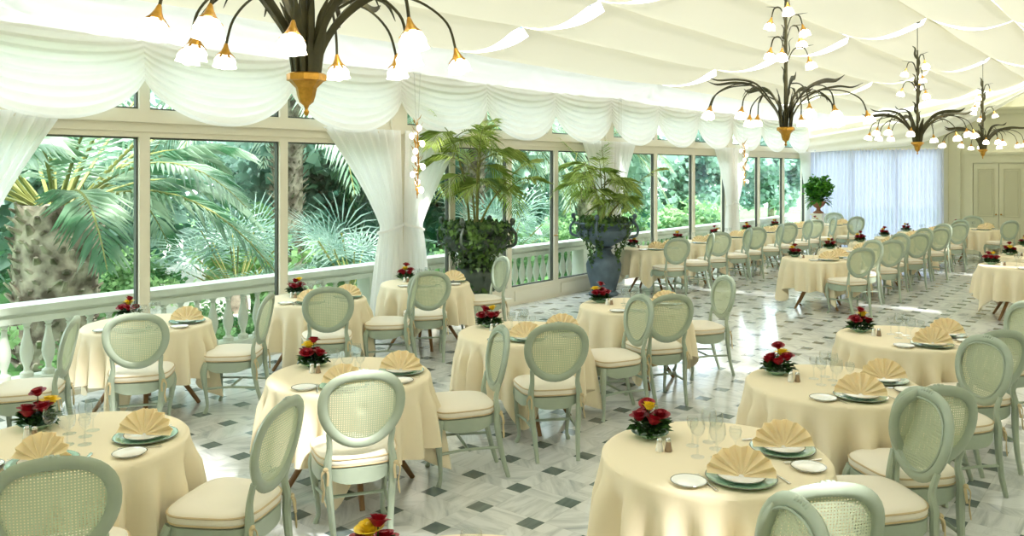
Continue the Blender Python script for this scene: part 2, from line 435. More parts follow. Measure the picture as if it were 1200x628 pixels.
# roof trusses above the fabric and ridge seam
for k, y in enumerate(TR[1:-1]):
    b = MB()
    for side in (-1, 1):
        a = slope_pt(side, 0); e = slope_pt(side, 1)
        b.tube([(a[0], y+.30, a[1]+.12), (e[0], y+.30, e[1]+.12)], .022, 8)
        for j in range(1, 22):
            p = slope_pt(side, j/22); b.tube([(p[0], y+.18, p[1]+.13), (p[0]+.12*(1 if j % 2 else -1), y+.46, p[1]+.13)], .012, 5)
        for j in range(1, NSEG):
            p = slope_pt(side, j/NSEG); b.tube([(p[0], y, p[1]+.14), (p[0], y, p[1]-.01)], .012, 6)
    struct(b.build('trim_%d' % (20+k), MT['metal']))
b = MB()
for side in (-1, 1):
    for j in range(1, NSEG):
        p = slope_pt(side, j/NSEG); b.tube([(p[0], BACKY, p[1]+.02), (p[0], FARY-.02, p[1]+.02)], .022, 6)
b.tube([(RIDGE_X, BACKY, RIDGE_Z-.01), (RIDGE_X, FARY-.02, RIDGE_Z-.01)], .022, 6)
struct(b.build('trim_30', MT['wall']))
# gable infill fabric on the far wall
b = MB()
def gab(u, v):
    x = WX+.02+(RIDGE_X+.35-WX)*u
    zt = min(RIDGE_Z, EAVE_Z+(RIDGE_Z-EAVE_Z)*(x-WX)/(RIDGE_X-WX))-.04
    zb = 2.60+.30*u+1.35*max(0, (u-.45)/.55)**1.5
    zb = min(zb, zt-.12); z = zt+(zb-zt)*v
    return (x, FARY-.16-.03*sin(v*26+6*u)-.05*v, z)
tag(b.grid(gab, 50, 40).build('gable_swag', MT['swag']), 'white fabric swag rising across the far end wall to the ceiling', 'drapery')

# swags over the windows: one gathered valance per bay pane
for k in range(-1, 4):
    pb = PIER[k] if k >= 0 else -2.82
    for j in range(3):
        y0 = pb+5.25*j/3; y1 = pb+5.25*(j+1)/3
        if y1 < .2: continue
        def fn(u, v, y0=y0, y1=y1):
            c = 4*u*(1-u)
            bot = 2.99-.42*c**.75
            z = 3.47+(bot-3.47)*v
            rows = 9
            fold = .5-.5*cos(2*pi*rows*v)
            d = .05+.075*v*(.3+.7*c)+.034*fold*(.25+.75*c)
            return (WX+.06+d, y0+(y1-y0)*u, z-.012*fold*c)
        o = MB().grid(fn, 22, 63).build('window_swag', MT['swag'])
        wl = ['window at the left edge', 'left glazed bay', 'garden door bay', 'bay past the palms', 'farthest window bay'][k+1]
        tag(o, 'white gathered fabric swag over the %s pane of the %s' % (['near', 'middle', 'far'][j], wl), 'drapery', 'gathered swags along the window wall')

# tied-back curtains at the piers
def curtain(y_outer, y_inner, label, seed, ztop=2.62, waist=1.35):
    """hangs on the pier side y_outer and opens toward y_inner"""
    rnd = random.Random(seed); ph = rnd.random()*6
    w = y_inner-y_outer
    def width(z):
        if z > waist: t = (z-waist)/(ztop-waist); return .30+.70*(t**1.25)
        t = (waist-z)/waist; return .30+.16*t**.7
    def fn(u, v):
        z = ztop*(1-v)+.01; W = width(z)
        y = y_outer+w*W*u
        amp = .028*(1.0 if z > waist else .9)
        d = amp*sin(2*pi*9*u+ph)*(.5+.5*min(1, abs(z-waist)*3+.2))+.012*sin(2*pi*4*u+ph*2+z*2)
        return (WX+.15+d, y, z)
    r = empty('tied_curtain', (0, 0, 0))
    MB().grid(fn, 72, 40).build('panel', MT['sheer2'], r)
    yy0, yy1 = y_outer-.02*(1 if w > 0 else -1), y_outer+w*.33
    MB().ring([(WX+.15+.06*cos(a), (yy0+yy1)/2+abs(yy1-yy0)/2*1.05*sin(a), waist+.05*sin(a)*(1 if w > 0 else -1)*-1) for a in [2*pi*i/24 for i in range(24)]], .006, .018, 6, (0, 0, 1)).build('tieback', MT['sheer2'], r)
    tag(r, label, 'curtain', 'tied-back white curtains at the piers')
curtain(2.40, 3.38, 'sheer white curtain pulled back at the left edge of the photo', 1)
curtain(7.67, 6.40, 'white tied-back curtain left of the gilded light on the near pier', 2)
curtain(7.6899999999999995, 8.85, 'white tied-back curtain right of the gilded light on the near pier', 3)
curtain(12.92, 11.9, 'white tied-back curtain by the garden door behind the far palm urn', 4)
curtain(12.94, 13.75, 'white tied-back curtain right of the far palm urn', 5)
curtain(18.169999999999998, 17.2, 'white tied-back curtain left of the gilded light on the distant pier', 6)
curtain(18.19, 19.1, 'white tied-back curtain right of the gilded light on the distant pier', 7)
curtain(23.3, 22.5, 'white tied-back curtain in the far left corner', 8)
# far wall sheer
def fs(u, v):
    x = WX+.12+(3.40)*u; z = 2.66*(1-v)+.01
    return (x, FARY-.16+.05*sin(2*pi*34*u)+.02*sin(2*pi*11*u+1), z)
r = empty('sheer_curtain', (0, 0, 0)); MB().grid(fs, 420, 12).build('panel', MT['sheer'], r)
MB().tube([(WX+.1, FARY-.16, 2.66), (-4.6, FARY-.16, 2.66)], .018, 8).build('curtain_rail', MT['frame'], r)
tag(r, 'wide white sheer curtain hanging in pleats across the far wall', 'curtain')

# ---------------------------------------------------------------- balustrade, terrace and garden
struct(MB().box(-9.1, WX-.1, -4, 26, -.25, -.03).build('terrace', MT['terrace'], smooth=False))
bal_prof = [(.045, .10), (.06, .10), (.06, .14), (.03, .16), (.026, .19), (.052, .27), (.062, .33), (.055, .40), (.032, .50), (.024, .56), (.034, .575), (.024, .59), (.045, .62), (.045, .64)]
bal_me = MB().lathe(bal_prof, 12).mesh('baluster', MT['stone'])
BX = -8.72
def balustrade(y0, y1, label):
    r = empty('balustrade', (BX, y0, 0)); L_ = y1-y0
    MB().box(-.12, .12, 0, L_, .64, .70).box(-.10, .10, 0, L_, .70, .74).box(-.15, .15, 0, L_, .74, .81).build('rail', MT['stone'], r, False)
    MB().box(-.12, .12, 0, L_, -.03, .10).build('base', MT['stone'], r, False)
    MB().box(-.13, .13, -.0, .24, .10, .64).build('pedestal', MT['stone'], r, False)
    n = int((L_-.36)/.2)
    for i in range(n):
        o = bpy.data.objects.new('baluster', bal_me); COL.objects.link(o); o.parent = r; o.location = (0, .36+.2*i, 0)
    tag(r, label, 'balustrade', 'stone balustrade sections outside the windows')
for y0, y1, l in ((-2.5, 2.43, 'pale stone balustrade outside, section at the left edge of the photo'), (2.43, 7.68, 'pale stone balustrade outside the left glazed bay'), (7.68, 12.93, 'pale stone balustrade outside the garden doors between the palm urns'),
                  (12.93, 18.18, 'pale stone balustrade outside the bay past the palm urns'), (18.18, 24.5, 'pale stone balustrade outside the farthest window bay')):
    balustrade(y0, y1, l)
g = MB(); rg = random.Random(3)
g.grid(lambda u, v: (-9.05-60*u, -30+90*v, -.45+.25*sin(u*20+v*7)*min(1, u*6)), 40, 50)
struct(g.build('garden_ground', MT['grass']))
b = MB()
b.grid(lambda u, v: (-11.0-11.5*u, 6.22+6.5*u+.3*sin(u*5)+2.4*(v-.5), -.14+.25*u*u), 24, 4)
struct(b.build('garden_path', MT['path']))

def frond_mesh(mb, base, d, length, droop, nl, leaf, width, rnd, lift=.6, curl=1.0, mi=0, mid=1, stemr=.008, bare=.15):
    """pinnate palm frond: arching midrib with leaflets"""
    d = Vector(d).normalized(); base = Vector(base); up = Vector((0, 0, 1))
    side = d.cross(up).normalized(); N = 12; pts = []
    for i in range(N+1):
        t = i/N; pts.append(base+d*length*(t*(1-.12*t*curl))+up*length*(lift*t-droop*t*t))
    mb.tube(pts, [stemr*(1-.8*i/N)+.001 for i in range(N+1)], 5, mi=mid)
    for k in range(nl):
        t = bare+(1-bare)*(k+.5)/nl; f = t*N; i = min(N-1, int(f)); p = pts[i].lerp(pts[i+1], f-i)
        tan = (pts[i+1]-pts[i]).normalized()
        for sgn in (-1, 1):
            ll = leaf*(sin(pi*min(1, .18+.82*((t-bare)/(1-bare))))**.6)*(.85+.3*rnd.random())
            dr = (side*sgn*(1-.45*t)+tan*(.55+.5*t)+up*(.25*rnd.random()-.05)).normalized()
            w = tan.cross(dr).normalized().cross(dr)*width*.5
            q1 = p+dr*ll*.5-up*ll*.04; q2 = p+dr*ll-up*ll*(.22+.2*rnd.random())
            mb.add([p-w*.4, p+w*.4, q1+w, q2, q1-w], [(0, 1, 2, 3, 4)], mi)
def leafcloud(n, rad, size, seed, hollow=.45, mb=None, c=(0, 0, 0), flat=1):
    rnd = random.Random(seed); mb = mb or MB()
    for _ in range(n):
        while True:
            v = Vector((rnd.uniform(-1, 1), rnd.uniform(-1, 1), rnd.uniform(-1, 1)))
            if hollow < v.length < 1: break
        bump = .8+.28*sin(v.x*5+seed)*sin(v.y*6)+.15*sin(v.z*9)
        p = Vector((v.x*rad[0]*bump+c[0], v.y*rad[1]*bump+c[1], v.z*rad[2]*bump+c[2]))
        a = Vector((rnd.uniform(-1, 1), rnd.uniform(-1, 1), rnd.uniform(-.8, .4))).normalized(); bb = a.cross(Vector((rnd.uniform(-1, 1), rnd.uniform(-1, 1), rnd.uniform(-1, 1)))).normalized()
        s_ = size*rnd.uniform(.6, 1.3); a *= s_; bb *= s_*.42
        mb.add([p, p+a*.5+bb, p+a, p+a*.5-bb], [(0, 1, 2, 3)])
    return mb

def date_palm(loc, trunk_h, trunk_r, nf, length, seed, label, droop=.95, lift=.95, scale=1):
    rnd = random.Random(seed); r = empty('date_palm', loc)
    b = MB(); n = 20
    prof = [(trunk_r*(.9 if t < .1 else 1.0+.12*sin(t*3)), trunk_h*t) for t in [i/10 for i in range(11)]]
    b.lathe(prof, n)
    # cut frond bases
    for ring in range(int(trunk_h/.13)):
        z = .07+ring*.13
        for j in range(15):
            a = 2*pi*(j+.5*(ring % 2))/15+rnd.uniform(-.06, .06); rr = trunk_r*1.03
            c_ = Vector((cos(a)*rr, sin(a)*rr, z)); o = Vector((cos(a), sin(a), .9)).normalized()
            o = (o+Vector((rnd.uniform(-.4, .4), rnd.uniform(-.4, .4), rnd.uniform(-.3, .3)))).normalized(); b.tube([c_-o*.03, c_+o*rnd.uniform(.06, .20)], [.085*trunk_r/.5*rnd.uniform(.7, 1.2), .03*trunk_r/.5], 5, .5)
    b.build('trunk', MT['bark'], r)
    for k in range(nf):
        a = 2*pi*k*.381966+rnd.random()*.4; ring = k/nf
        mb = MB(); d = (cos(a), sin(a), 0)
        frond_mesh(mb, (cos(a)*trunk_r*.5, sin(a)*trunk_r*.5, trunk_h-.05), d, length*(.75+.35*rnd.random()), droop*(.35+.75*ring), 34, length*.20, .045, rnd, lift*(1.35-.9*ring), 1, 0, 1, .028)
        mb.build('frond', [MT['gpalm'], MT['stem']], r)
    r.scale = (scale,)*3
    return tag(r, label, 'palm tree')
date_palm((-11.55, 4.85, -.45), 2.1, .45, 30, 3.3, 5, 'stout date palm with a thick rough trunk outside the leftmost pane', .8, 1.0)
date_palm((-13.0, 9.6, -.3), 4.3, .24, 30, 3.6, 8, 'tall arching date palm outside whose fronds hang across the middle panes', .95, .45)
date_palm((-12.4, 14.2, -.3), 3.6, .22, 26, 3.1, 11, 'date palm outside the garden doors behind the balustrade', .95, .5)
date_palm((-13.2, 20.0, -.3), 3.3, .22, 24, 3.0, 14, 'date palm outside the bay past the palm urns', .95, .5)

def fan_palm(loc, nf, h, seed, label):
    rnd = random.Random(seed); r = empty('fan_palm', loc)
    MB().lathe([(.16, 0), (.18, h*.2), (.12, h*.35)], 10).build('trunk', MT['bark'], r)
    for k in range(nf):
        a = 2*pi*k*.381966; e = .25+1.05*((k*7) % nf)/nf; L_ = h*(.75+.4*rnd.random())
        d = Vector((cos(a)*cos(e), sin(a)*cos(e), sin(e))); base = Vector((0, 0, h*.3)); tip = base+d*L_*.6
        mb = MB(); mb.tube([base, tip], .012, 5, mi=1)
        side = d.cross(Vector((0, 0, 1))).normalized(); up2 = side.cross(d).normalized()
        for q in range(19):
            w = R(-115+230*q/18); dd = (d*cos(w)+side*sin(w)+up2*.12*abs(sin(w))).normalized(); ll = L_*.5*(1-.15*abs(w)/2)
            wd = dd.cross(up2).normalized()*.013
            mb.add([tip, tip+dd*ll*.55+wd, tip+dd*ll-Vector((0, 0, ll*.16)), tip+dd*ll*.55-wd], [(0, 1, 2, 3)])
        mb.build('leaf', [MT['gfan'], MT['stem']], r)
    return tag(r, label, 'palm tree')
fan_palm((-11.6, 7.6, -.4), 22, 1.75, 2, 'silvery fan palm outside the middle pane above the balustrade')
fan_palm((-10.6, 9.1, -.4), 18, 1.6, 3, 'silvery fan palm outside the third pane beside the curtain')
fan_palm((-10.9, 13.4, -.4), 16, 1.9, 4, 'silvery fan palm outside the garden doors')

bush_me = [leafcloud(2600, (1.0, 1.0, .8), .13, s_).mesh('shrub', MT['gbush'], False) for s_ in (1, 2)]
tree_me = [leafcloud(5200, (1.9, 1.9, 2.1), .26, s_+5).mesh('crown', MT['gtree'], False) for s_ in (1, 2)]
trunk_me = MB().tube([(0, 0, -3), (.05, .02, -1), (0, 0, .6)], [.16, .13, .07], 8).mesh('trunk', MT['bark'])
rb = random.Random(21)
bushes = [(-10.3, 3.0, .9, 'left of the stout palm trunk'), (-10.0, 6.0, .55, 'right of the stout palm trunk'), (-13.6, 7.0, .8, 'beside the path behind the stout palm'),
          (-10.2, 7.2, .45, 'low against the balustrade in the middle pane'), (-13.6, 9.3, 1.2, 'right of the garden path'), (-10.1, 11.2, .75, 'outside the first garden door'),
          (-10.5, 12.5, 1.0, 'outside the last garden door'), (-10.3, 15.2, 1.0, 'outside the first pane past the palm urns'), (-10.5, 17.3, 1.1, 'outside the middle pane past the palm urns'),
          (-10.4, 20.2, 1.0, 'outside the farthest window bay'), (-9.9, 4.4, .4, 'low under the stout date palm'), (-10.8, 22.4, 1.1, 'outside the last pane before the corner')]
for i, (x, y, s_, l) in enumerate(bushes):
    o = bpy.data.objects.new('shrub', bush_me[i % 2]); COL.objects.link(o); o.location = (x, y, -.45+.75*s_); o.scale = (s_, s_, s_); o.rotation_euler = (0, 0, rb.random()*6)
    tag(o, 'leafy green shrub %s' % l, 'shrub', 'garden shrubs beyond the balustrade')
trees = []
k = 0
spots = [(-15.5, 3.6), (-17.0, 7.2), (-21.0, 8.2), (-16.2, 13.0), (-15.0, 16.0), (-16.5, 19.3), (-14.6, 23.2), (-17.5, 27), (-15.2, 31.0), (-14.0, 36.0), (-20.5, 14.5), (-20, 22.5)]
tl = ['behind the stout palm', 'left of the garden path', 'at the end of the garden path', 'seen past the third pane', 'left of the garden doors', 'behind the garden doors', 'right of the garden doors',
      'behind the near part of the bay past the palms', 'in the middle of the bay past the palms', 'behind the farthest window bay', 'far back beyond the path', 'far back beyond the garden doors']
for i, (x, y) in enumerate(spots):
    r = empty('garden_tree', (x, y, 2.2)); s_ = 1.0+.35*rb.random()
    o = bpy.data.objects.new('crown', tree_me[i % 2]); COL.objects.link(o); o.parent = r
    o = bpy.data.objects.new('trunk', trunk_me); COL.objects.link(o); o.parent = r
    r.scale = (s_, s_, s_*1.05); r.rotation_euler = (0, 0, rb.random()*6)
    tag(r, 'dense green tree %s' % tl[i], 'tree', 'trees at the back of the garden')
# dense hedge closing the garden: one clipped mass
hb = leafcloud(15000, (1.6, 26, 2.6), .34, 77, .2)
o = hb.build('hedge', MT['gtree'], smooth=False); o.location = (-24.5, 16, 1.2)
tag(o, 'long tall dark hedge closing the back of the garden', 'hedge')

# ---------------------------------------------------------------- chair
def chair_proto():
    r = empty('dining_chair')
    lean = math.tan(R(11))
    def bk(x, z, off=0):  # point on the leaning, slightly bowed back
        return Vector((x, -.205-(z-.46)*lean+off-.0*x+.35*x*x, z))
    def oval(a, rx, rz):
        ca, sa = cos(a), sin(a); e = .80 if sa > 0 else .93
        x = rx*(1 if ca > 0 else -1)*abs(ca)**e*(1.03+.13*sa); z = .785+rz*(1 if sa > 0 else -1)*abs(sa)**(.92 if sa > 0 else 1)
        return x, z
    # oval frame (front bead in same part)
    loop = []
    for i in range(40):
        a = 2*pi*i/40; x, z = oval(a, .205, .197)
        loop.append(bk(x, z))
    b = MB(); b.ring(loop, .029, .018, 8, (0, 1, lean))
    inner = []
    for i in range(40):
        a = 2*pi*i/40; x, z = oval(a, .180, .174); inner.append(bk(x, z, .016))
    b.ring(inner, .006, .006, 5, (0, 1, lean))
    b.build('back_frame', MT['sage'], r)
    # crest carving
    b = MB(); c = bk(0, .995, .004)
    for q in range(-3, 4):
        b.ell((q*.019, c.y+.35*(q*.019)**2, c.z+.006-.0016*q*q), (.014, .014, .016-.0012*abs(q)), 8, 6)
    b.build('crest', MT['sage'], r)
    # cane
    rows = 8; cols = 40; vs = [bk(0, .785)]; fs = []
    for k in range(1, rows+1):
        for i in range(cols):
            a = 2*pi*i/cols; t = k/rows; x, z = oval(a, .190*t, .182*t); p = bk(x, z, -.012*(1-t*t)); vs.append(p)
    for i in range(cols): fs.append((0, 1+i, 1+(i+1) % cols))
    for k in range(rows-1):
        for i in range(cols): fs.append((1+k*cols+i, 1+(k+1)*cols+i, 1+(k+1)*cols+(i+1) % cols, 1+k*cols+(i+1) % cols))
    MB().add(vs, fs).build('cane_panel', MT['cane'], r)
    # seat frame: apron following a rounded trapezoid
    def outline(sc, n=40, dz=0):
        pts = []
        for i in range(n):
            a = 2*pi*i/n; ca, sa = cos(a), sin(a); e = .55
            x = (abs(ca)**e)*(1 if ca > 0 else -1); y = (abs(sa)**e)*(1 if sa > 0 else -1)
            w = .232+.022*y
            pts.append((x*w*sc, y*.215*sc+(.01 if y > 0 else 0)))
        return pts
    b = MB(); n = 40
    lay = [(1.0, 'b'), (1.0, .445), (.93, .447), (.90, .40)]
    vs = []
    for sc, z in lay:
        for i, (x, y) in enumerate(outline(sc, n)):
            zz = z if z != 'b' else .372+.016*cos(4*2*pi*i/n+pi)
            vs.append((x, y, zz))
    fs = [(k*n+i, k*n+(i+1) % n, (k+1)*n+(i+1) % n, (k+1)*n+i) for k in range(3) for i in range(n)]
    fs.append(tuple(3*n+i for i in range(n)))
    fs += [(i, 3*n+i, 3*n+(i+1) % n, (i+1) % n) for i in range(n)]
    b.add(vs, fs); b.build('seat_frame', MT['sage'], r)
    # cushion
    b = MB(); vs = []; lay = [(.80, .449), (.97, .452), (1.02, .468), (1.03, .485), (1.0, .505), (.93, .518), (.75, .528), (.4, .533), (.02, .534)]
    for sc, z in lay:
        for (x, y) in outline(sc, n): vs.append((x, y+.004, z))
    fs = [(k*n+i, k*n+(i+1) % n, (k+1)*n+(i+1) % n, (k+1)*n+i) for k in range(len(lay)-1) for i in range(n)]
    fs += [tuple(i for i in range(n))[::-1], tuple((len(lay)-1)*n+i for i in range(n))]
    b.add(vs, fs); cu = b.build('seat', MT['cushion'], r)
    pb = MB()
    pb.ring([(x, y+.004, .498) for x, y in outline(1.022, n)], .005, .005, 5, (0, 0, 1))
    pb.ring([(x, y+.004, .458) for x, y in outline(1.0, n)], .005, .005, 5, (0, 0, 1))
    pb.build('piping', MT['piping'], cu)
    # legs
    for sx in (-1, 1):
        pts = smooth_path([(sx*.205, .185, .44), (sx*.222, .205, .36), (sx*.205, .192, .20), (sx*.190, .182, .07), (sx*.203, .196, .012), (sx*.206, .200, 0)], 4)
        MB().tube(pts, lerp_list([.026, .029, .018, .013, .018, .018], 4), 8).build('leg', MT['sage'], r)
        t = bk(sx*.172, .64)
        pts = smooth_path([(sx*.150, -.300, 0), (sx*.160, -.252, .16), (sx*.178, -.214, .36), (sx*.182, -.212, .47), (sx*.170, t.y+.004+.02, .56), (sx*.178, t.y, .655)], 4)
        MB().tube(pts, lerp_list([.015, .018, .023, .023, .017, .015], 4), 8).build('leg', MT['sage'], r)
    b = MB()
    for sx in (-1, 1):
        b.tube(smooth_path([(sx*.203, .190, .215), (sx*.172, 0, .222), (sx*.165, -.236, .215)], 4), .010, 8)
    b.tube([(-.173, -.01, .222), (.173, -.01, .222)], .010, 8)
    b.build('stretcher', MT['sage'], r)
    for sx in (-1, 1):
        b = MB()
        x, y = sx*.195, -.228
        b.tube(smooth_path([(x, y, .46), (x+sx*.022, y-.012, .43), (x+sx*.01, y-.02, .36), (x+sx*.02, y-.02, .29)], 3), [.008, .012, .010, .007, .006, .006, .007, .010, .009, .004], 6, .5)
        b.tube(smooth_path([(x, y, .46), (x-sx*.012, y-.02, .44), (x-sx*.008, y-.03, .38)], 3), .008, 6, .5)
        b.ell((x, y-.006, .46), (.016, .012, .014), 8, 6)
        b.build('cushion_tie', MT['tie'], r)
    return proto(r)
CH = chair_proto()

# ---------------------------------------------------------------- table, cloth
def table_proto():
    r = empty('round_table')
    MB().lathe([(.10, .70), (.515, .70), (.525, .71), (.525, .735), (.515, .742), (.0001, .742)], 48).build('tabletop', MT['wood'], r)
    MB().box(-.05, .05, -.05, .05, .55, .70).lathe([(.11, .52), (.12, .54), (.12, .69)], 16).build('hub', MT['wood'], r)
    for k in range(4):
        a = R(45)+k*pi/2; d = Vector((cos(a), sin(a), 0))
        MB().tube([d*.05+Vector((0, 0, .60)), d*.25+Vector((0, 0, .28)), d*.43+Vector((0, 0, .002))], [.028, .024, .017], 8).build('leg', MT['wood'], r)
    return proto(r)
TB = table_proto()
def cloth_mesh(seed):
    rnd = random.Random(seed); n = 160; b = MB(); vs = []; R0 = .535
    ph = [rnd.random()*2*pi for _ in range(5)]; nf = [17, 19, 21][seed-1]
    def fold(a):
        s_ = sin(nf*a+ph[0]+.9*sin(3*a+ph[1]))
        return .5+.5*math.copysign(abs(s_)**.8, s_)*(.72+.28*sin(5*a+ph[2]))
    prof = []  # (radius at plane, z) on top then skirt
    top = [(0.0001, .748), (.15, .748), (.30, .748), (.44, .748), (.505, .7475), (.525, .744), (.537, .732)]
    for rr, z in top: prof.append(('t', rr, z))
    for t in (.04, .12, .22, .34, .46, .58, .70, .82, .92, 1.0): prof.append(('s', t, 0))
    for k, p in enumerate(prof):
        for i in range(n):
            a = 2*pi*i/n
            if p[0] == 't': rr, z = p[1], p[2]
            else:
                t = p[1]; cor = max(0, cos(4*(a-.4)))**4
                hem = .30-.20*cor+.015*sin(7*a+ph[3])
                z = .732+(hem-.732)*t
                rr = .537+min(1, t*3.0)*(.012+.20*t**.6*(fold(a)-.54))+.012*t+cor*.03*t
            vs.append((rr*cos(a), rr*sin(a), z))
    K = len(prof)
    fs = [(k*n+i, k*n+(i+1) % n, (k+1)*n+(i+1) % n, (k+1)*n+i) for k in range(K-1) for i in range(n)]
    # hem thickness: fold a narrow inner strip
    base = len(vs)
    for k in (K-1, K-2, K-3):
        for i in range(n):
            x, y, z = vs[k*n+i]; l = math.hypot(x, y); vs.append((x*(l-.004)/l, y*(l-.004)/l, z))
    fs += [((K-1)*n+i, (K-1)*n+(i+1) % n, base+(i+1) % n, base+i) for i in range(n)]
    fs += [(base+k*n+i, base+k*n+(i+1) % n, base+(k+1)*n+(i+1) % n, base+(k+1)*n+i) for k in range(2) for i in range(n)]
    b.add(vs, fs); return b.mesh('tablecloth', MT['cloth'])
CLOTH = [cloth_mesh(s_) for s_ in (1, 2, 3)]

# ---------------------------------------------------------------- tableware
def charger_proto():
    r = empty('charger_plate')
    b = MB().lathe([(.0001, .004), (.09, .004), (.10, .001), (.105, 0), (.125, .006), (.152, .014), (.154, .017), (.150, .018), (.122, .011), (.10, .0075), (.0001, .0075)], 40)
    b.build('plate_body', MT['plate_g'], r)
    MB().ring([(.152*cos(2*pi*i/40), .152*sin(2*pi*i/40), .0165) for i in range(40)], .003, .002, 6, (0, 0, 1)).build('rim', MT['rim'], r)
    return proto(r)
def plate_proto(rad, name):
    r = empty(name)
    k = rad/.1
    MB().lathe([(.0001, .003), (.055*k, .003), (.06*k, 0), (.066*k, 0), (.07*k, .004), (.098*k, .012), (.10*k, .014), (.098*k, .0155), (.07*k, .0075), (.062*k, .006), (.0001, .006)], 36).build('plate_body', MT['plate_w'], r)
    MB().ring([(.0985*k*cos(2*pi*i/36), .0985*k*sin(2*pi*i/36), .0148) for i in range(36)], .0022, .0016, 6, (0, 0, 1)).build('rim', MT['rim'], r)
    return proto(r)
def napkin_proto():
    b = MB(); n = 16; Ro = .148; vs = []
    for lay, (rr, tilt, th) in enumerate(((Ro, .20, .0), (Ro*.93, .38, .0))):
        for side in (0, 1):
            for j in range(5):
                t = j/4
                for i in range(n+1):
                    a = R(4)+R(172)*i/n; ra = .012+(rr*(1+.02*(i % 2))-.012)*t
                    zig = (.013 if i % 2 else -.013)*t*1.0
                    x = -ra*cos(a); up = ra*sin(a)
                    y = up*tilt+zig+(.003 if side else 0)+lay*.004
                    vs.append((x, y-.015, up*.84+.002))
    m = n+1; fs = []
    for q in range(4):
        o = q*5*m
        for j in range(4):
            for i in range(n): fs.append((o+j*m+i, o+j*m+i+1, o+(j+1)*m+i+1, o+(j+1)*m+i))
    for q in (0, 2):
        o = q*5*m; p = (q+1)*5*m
        for i in range(n): fs.append((o+4*m+i, o+4*m+i+1, p+4*m+i+1, p+4*m+i))
    b.add(vs, fs)
    o = b.build('fan_napkin', MT['napkin'], None, False)
    return proto(o)
def glass_proto(name, bowl_r, h, stem):
    b = MB(); s_ = stem
    prof = [(.0001, 0), (.032, 0), (.032, .002), (.010, .006), (.0045, .012), (.0035, s_), (.008, s_+.006), (bowl_r*.8, s_+.028), (bowl_r, s_+.055), (bowl_r*.94, h-.02), (bowl_r*.86, h),
            (bowl_r*.83, h), (bowl_r*.91, h-.02), (bowl_r*.96, s_+.055), (bowl_r*.75, s_+.031), (.0001, s_+.010)]
    b.lathe(prof, 20); return proto(b.build(name, MT['glass']))
def cutlery(name, kind):
    b = MB()
    b.tube([(0, -.10, .004), (0, -.03, .005), (0, .02, .004)], [.006, .004, .003], 6, .45)
    if kind == 'fork':
        b.tube([(0, .02, .004), (0, .045, .004), (0, .06, .005)], [.003, .010, .011], 6, .3)
        for q in (-1.5, -.5, .5, 1.5): b.tube([(q*.006, .058, .005), (q*.006, .098, .006)], .0018, 5)
    else:
        b.tube([(0, .02, .004), (.002, .06, .004), (.003, .10, .004), (0, .115, .004)], [.004, .010, .009, .002], 6, .22)
    return proto(b.build(name, MT['silver']))
def shaker(name, body, top):
    r = empty(name)
    MB().lathe([(.017, 0), (.019, .004), (.014, .03), (.012, .048), (.0001, .048)], 14).build('body', body, r)
    MB().lathe([(.0135, .047), (.014, .053), (.009, .062), (.0001, .064)], 14).build('cap', top, r)
    return proto(r)
PEP = mat('pepper_glass', (150, 128, 104), .3); 
def rose_mesh(m, seed, rad=.036):
    rnd = random.Random(seed); b = MB()
    b.ell((0, 0, 0), (rad*.45, rad*.45, rad*.55), 8, 6)
    for ring, (cnt, rr, open_, h) in enumerate(((3, .42, .12, .75), (5, .62, .30, .8), (6, .82, .62, .72))):
        for k in range(cnt):
            a = 2*pi*k/cnt+ring*.6; w = 2*pi/cnt*.72
            def fn(u, v, a=a, w=w, rr=rr, open_=open_, h=h):
                aa = a+(u-.5)*w*2*(.55+.45*sin(pi*min(1, v*.8+.15)))
                r_ = rad*(rr*(.35+.65*v**.6)+open_*v*v*.6); z = rad*(-.5+h*1.5*v-open_*.7*v**3)
                return (cos(aa)*r_, sin(aa)*r_, z)
            b.grid(fn, 4, 4)
    return b.mesh('rose', m)
ROSE = [rose_mesh(MT['rose'], 1), rose_mesh(MT['yrose'], 2)]
